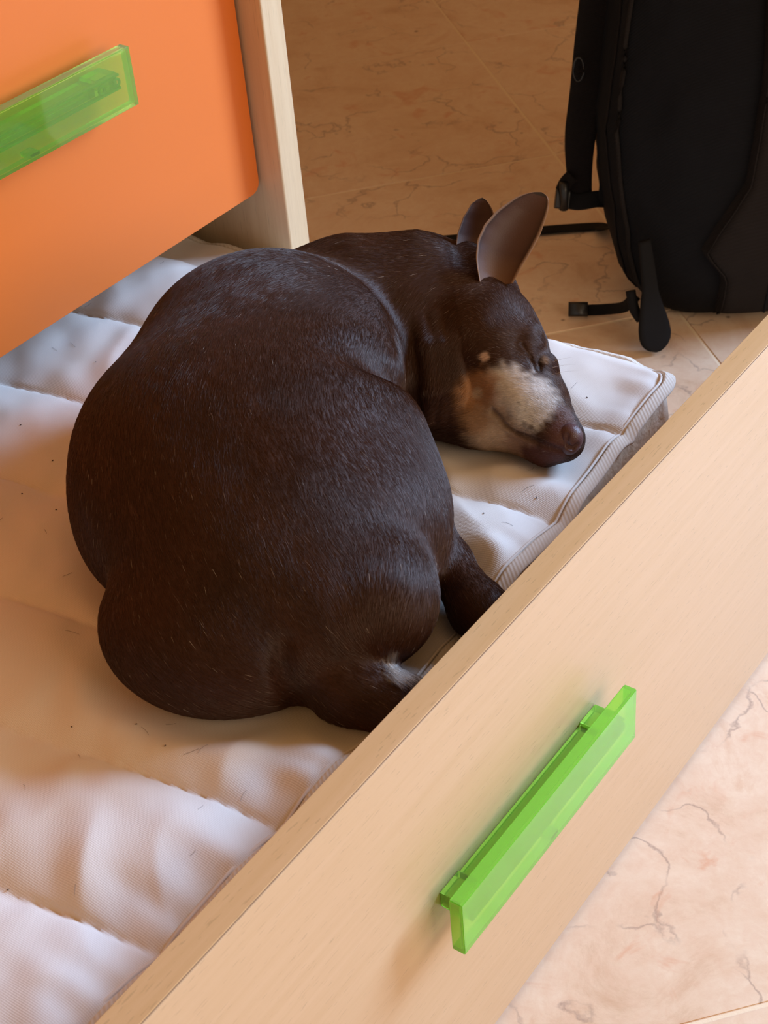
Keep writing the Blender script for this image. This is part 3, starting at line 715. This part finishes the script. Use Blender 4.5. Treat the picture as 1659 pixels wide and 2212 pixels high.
rad_ = math.radians
tube('piping', on_pack(rad_(209), .02, .55), .0026, M_PACK2, bp, 8); tube('piping', on_pack(rad_(196), .03, .55, .001), .0016, M_PACK2, bp, 6)
# front pocket: a raised padded slab following the bag, its left edge notched
def pocket_left(z): return np.interp(z, [.0, .02, .075, .115, .145, .20, .30, .42], [.418, .416, .416, .388, .402, .432, .444, .448])
ths = np.linspace(rad_(200), rad_(300), 160); NZ = 46; V = []; nn_ = 40
zp = np.linspace(.006, .42, NZ)
def surf_at_R(z, R):
    P_ = np.array([pack_pt(z, t_) for t_ in ths]); i_ = np.argsort(P_[:, 0]); return np.array([R, np.interp(R, P_[i_, 0], P_[i_, 1]), z])
G3 = np.zeros((NZ, nn_, 3))
for i, z in enumerate(zp):
    l = float(pocket_left(z)); r = .585
    for j in range(nn_):
        s = j/(nn_-1); R = l+(r-l)*s; p = surf_at_R(z, R); e = min(1, s/.06)*min(1, (1-s)/.06)*min(1, i/2)*min(1, (NZ-1-i)/2)
        p[1] -= .0155*e**.5 + .0005 + .0015*float(vnoise(np.array(R*30), np.array(z*22), 66)); G3[i, j] = p
V = [W3(p) for p in G3.reshape(-1, 3)]; idx = np.arange(NZ*nn_).reshape(NZ, nn_)
F = np.stack([idx[:-1, :-1], idx[:-1, 1:], idx[1:, 1:], idx[1:, :-1]], -1).reshape(-1, 4).tolist()
# close the back so the slab is solid
nb = len(V); V += [W3(p+np.array([0, .02, 0])) for p in G3.reshape(-1, 3)]
F += [(a+nb, d+nb, c+nb, b+nb) for a, b, c, d in F]
rim = list(idx[0, :])+list(idx[1:, -1])+list(idx[-1, -2::-1])+list(idx[-2:0:-1, 0])
F += [(rim[k], rim[(k+1) % len(rim)], rim[(k+1) % len(rim)]+nb, rim[k]+nb) for k in range(len(rim))]
pydata('front_pocket', V, F, M_PACK2, bp)
tube('pocket_piping', [W3(G3[i, 1]-np.array([0, .002, 0])) for i in range(NZ)], .0011, M_PACK2, bp, 6)
tube('zip', [W3(surf_at_R(z, .470)-np.array([0, .0165, 0])) for z in np.linspace(.02, .40, 40)], .0018, M_PACK, bp, 6)
NV = -GG*.9+np.array([0, 0, .3])
def pix(pts, n=6): return catmull(np.array([atg(x, y, g) for x, y, g in pts]), n)
sp = pix([(1296, -40, 1.70), (1290, 0, 1.70), (1277, 100, 1.70), (1266, 200, 1.70), (1254, 290, 1.70), (1251, 350, 1.70), (1253, 405, 1.70), (1258, 440, 1.695)])
ribbon('shoulder_strap', sp, np.interp(np.linspace(0, 1, len(sp)), [0, .55, .8, 1], [.040, .037, .029, .024]), .013, NV, M_PAD, bp)
sp2 = pix([(1310, 190, 1.71), (1302, 250, 1.70), (1298, 320, 1.69), (1304, 380, 1.69), (1300, 440, 1.69)])
ribbon('strap_loop', sp2, .010, .003, NV, M_WEB, bp)
ribbon('ladder_webbing', pix([(1215, 430, 1.69), (1250, 436, 1.69), (1290, 430, 1.69), (1318, 432, 1.70)]), .020, .004, NV, M_WEB, bp)
ribbon('ladder_buckle', pix([(1200, 428, 1.685), (1214, 429, 1.685), (1230, 430, 1.685)]), np.array([.024]*13)[:len(pix([(1200, 428, 1.685), (1214, 429, 1.685), (1230, 430, 1.685)]))], .010, NV, M_BUCKLE, bp)['label'] = 'plastic ladder buckle'
tube('buckle_bar', [atg(1218, 395, 1.68), atg(1219, 420, 1.68), atg(1217, 452, 1.68)], .0055, M_BUCKLE, bp, 10)
lump = pix([(1236, 380, 1.69), (1222, 395, 1.688), (1214, 412, 1.686)]); ribbon('strap_end', lump, .016, .008, NV, M_PAD, bp)
tube('strap_eyelet', [atg(1250, 150, 1.685)+np.array(W3((.006*math.cos(a), 0, .014*math.sin(a)))) for a in np.linspace(0, 2*math.pi, 21)], .0012, M_BUCKLE, bp, 6)
# long webbing lying across the floor behind the dog
zf = .0035
lw = catmull(np.array([W3((.345, 1.80, .035)), W3((.325, 1.84, .010)), atz(1290, 489, zf), atz(1170, 497, zf), atz(1050, 509, zf), atz(930, 520, zf), atz(860, 528, zf)]), 8)
ribbon('trailing_webbing', lw, .021, .0022, np.array([0, 0, 1.0]), M_WEB, bp)
# waist belt: tongue of padding and short webbing with its buckle
bt = catmull(np.array([atg(1392, 520, 1.572), atg(1402, 600, 1.562), atg(1406, 650, 1.555), atg(1412, 700, 1.548), atg(1420, 758, 1.541)]), 12)
ribbon('waist_belt', bt, np.interp(np.linspace(0, 1, len(bt)), [0, .4, .62, .78, .86, .92, .96, .985, 1], [.014, .020, .031, .039, .040, .036, .028, .019, .008]), .007, -GG*.8+RG*.2+np.array([0, 0, .6]), M_WEB, bp)
wb = catmull(np.array([atg(1372, 640, 1.575)+0, atg(1350, 662, 1.60), atz(1310, 668, .010), atz(1262, 670, .006)]), 7)
ribbon('waist_webbing', wb, .0135, .003, -GG*.8+np.array([0, 0, .6]), M_WEB, bp)
bk = np.array([atz(1270, 668, .010), atz(1248, 668, .010), atz(1228, 668, .010)])
ribbon('waist_buckle', bk, .0175, .008, -GG*.8+np.array([0, 0, .6]), M_BUCKLE, bp)['label'] = 'side release buckle on the floor'
tube('belt_loop', pix([(1362, 628, 1.57), (1366, 650, 1.565), (1372, 672, 1.56), (1384, 690, 1.556)], 4), .006, M_WEB, bp, 10)
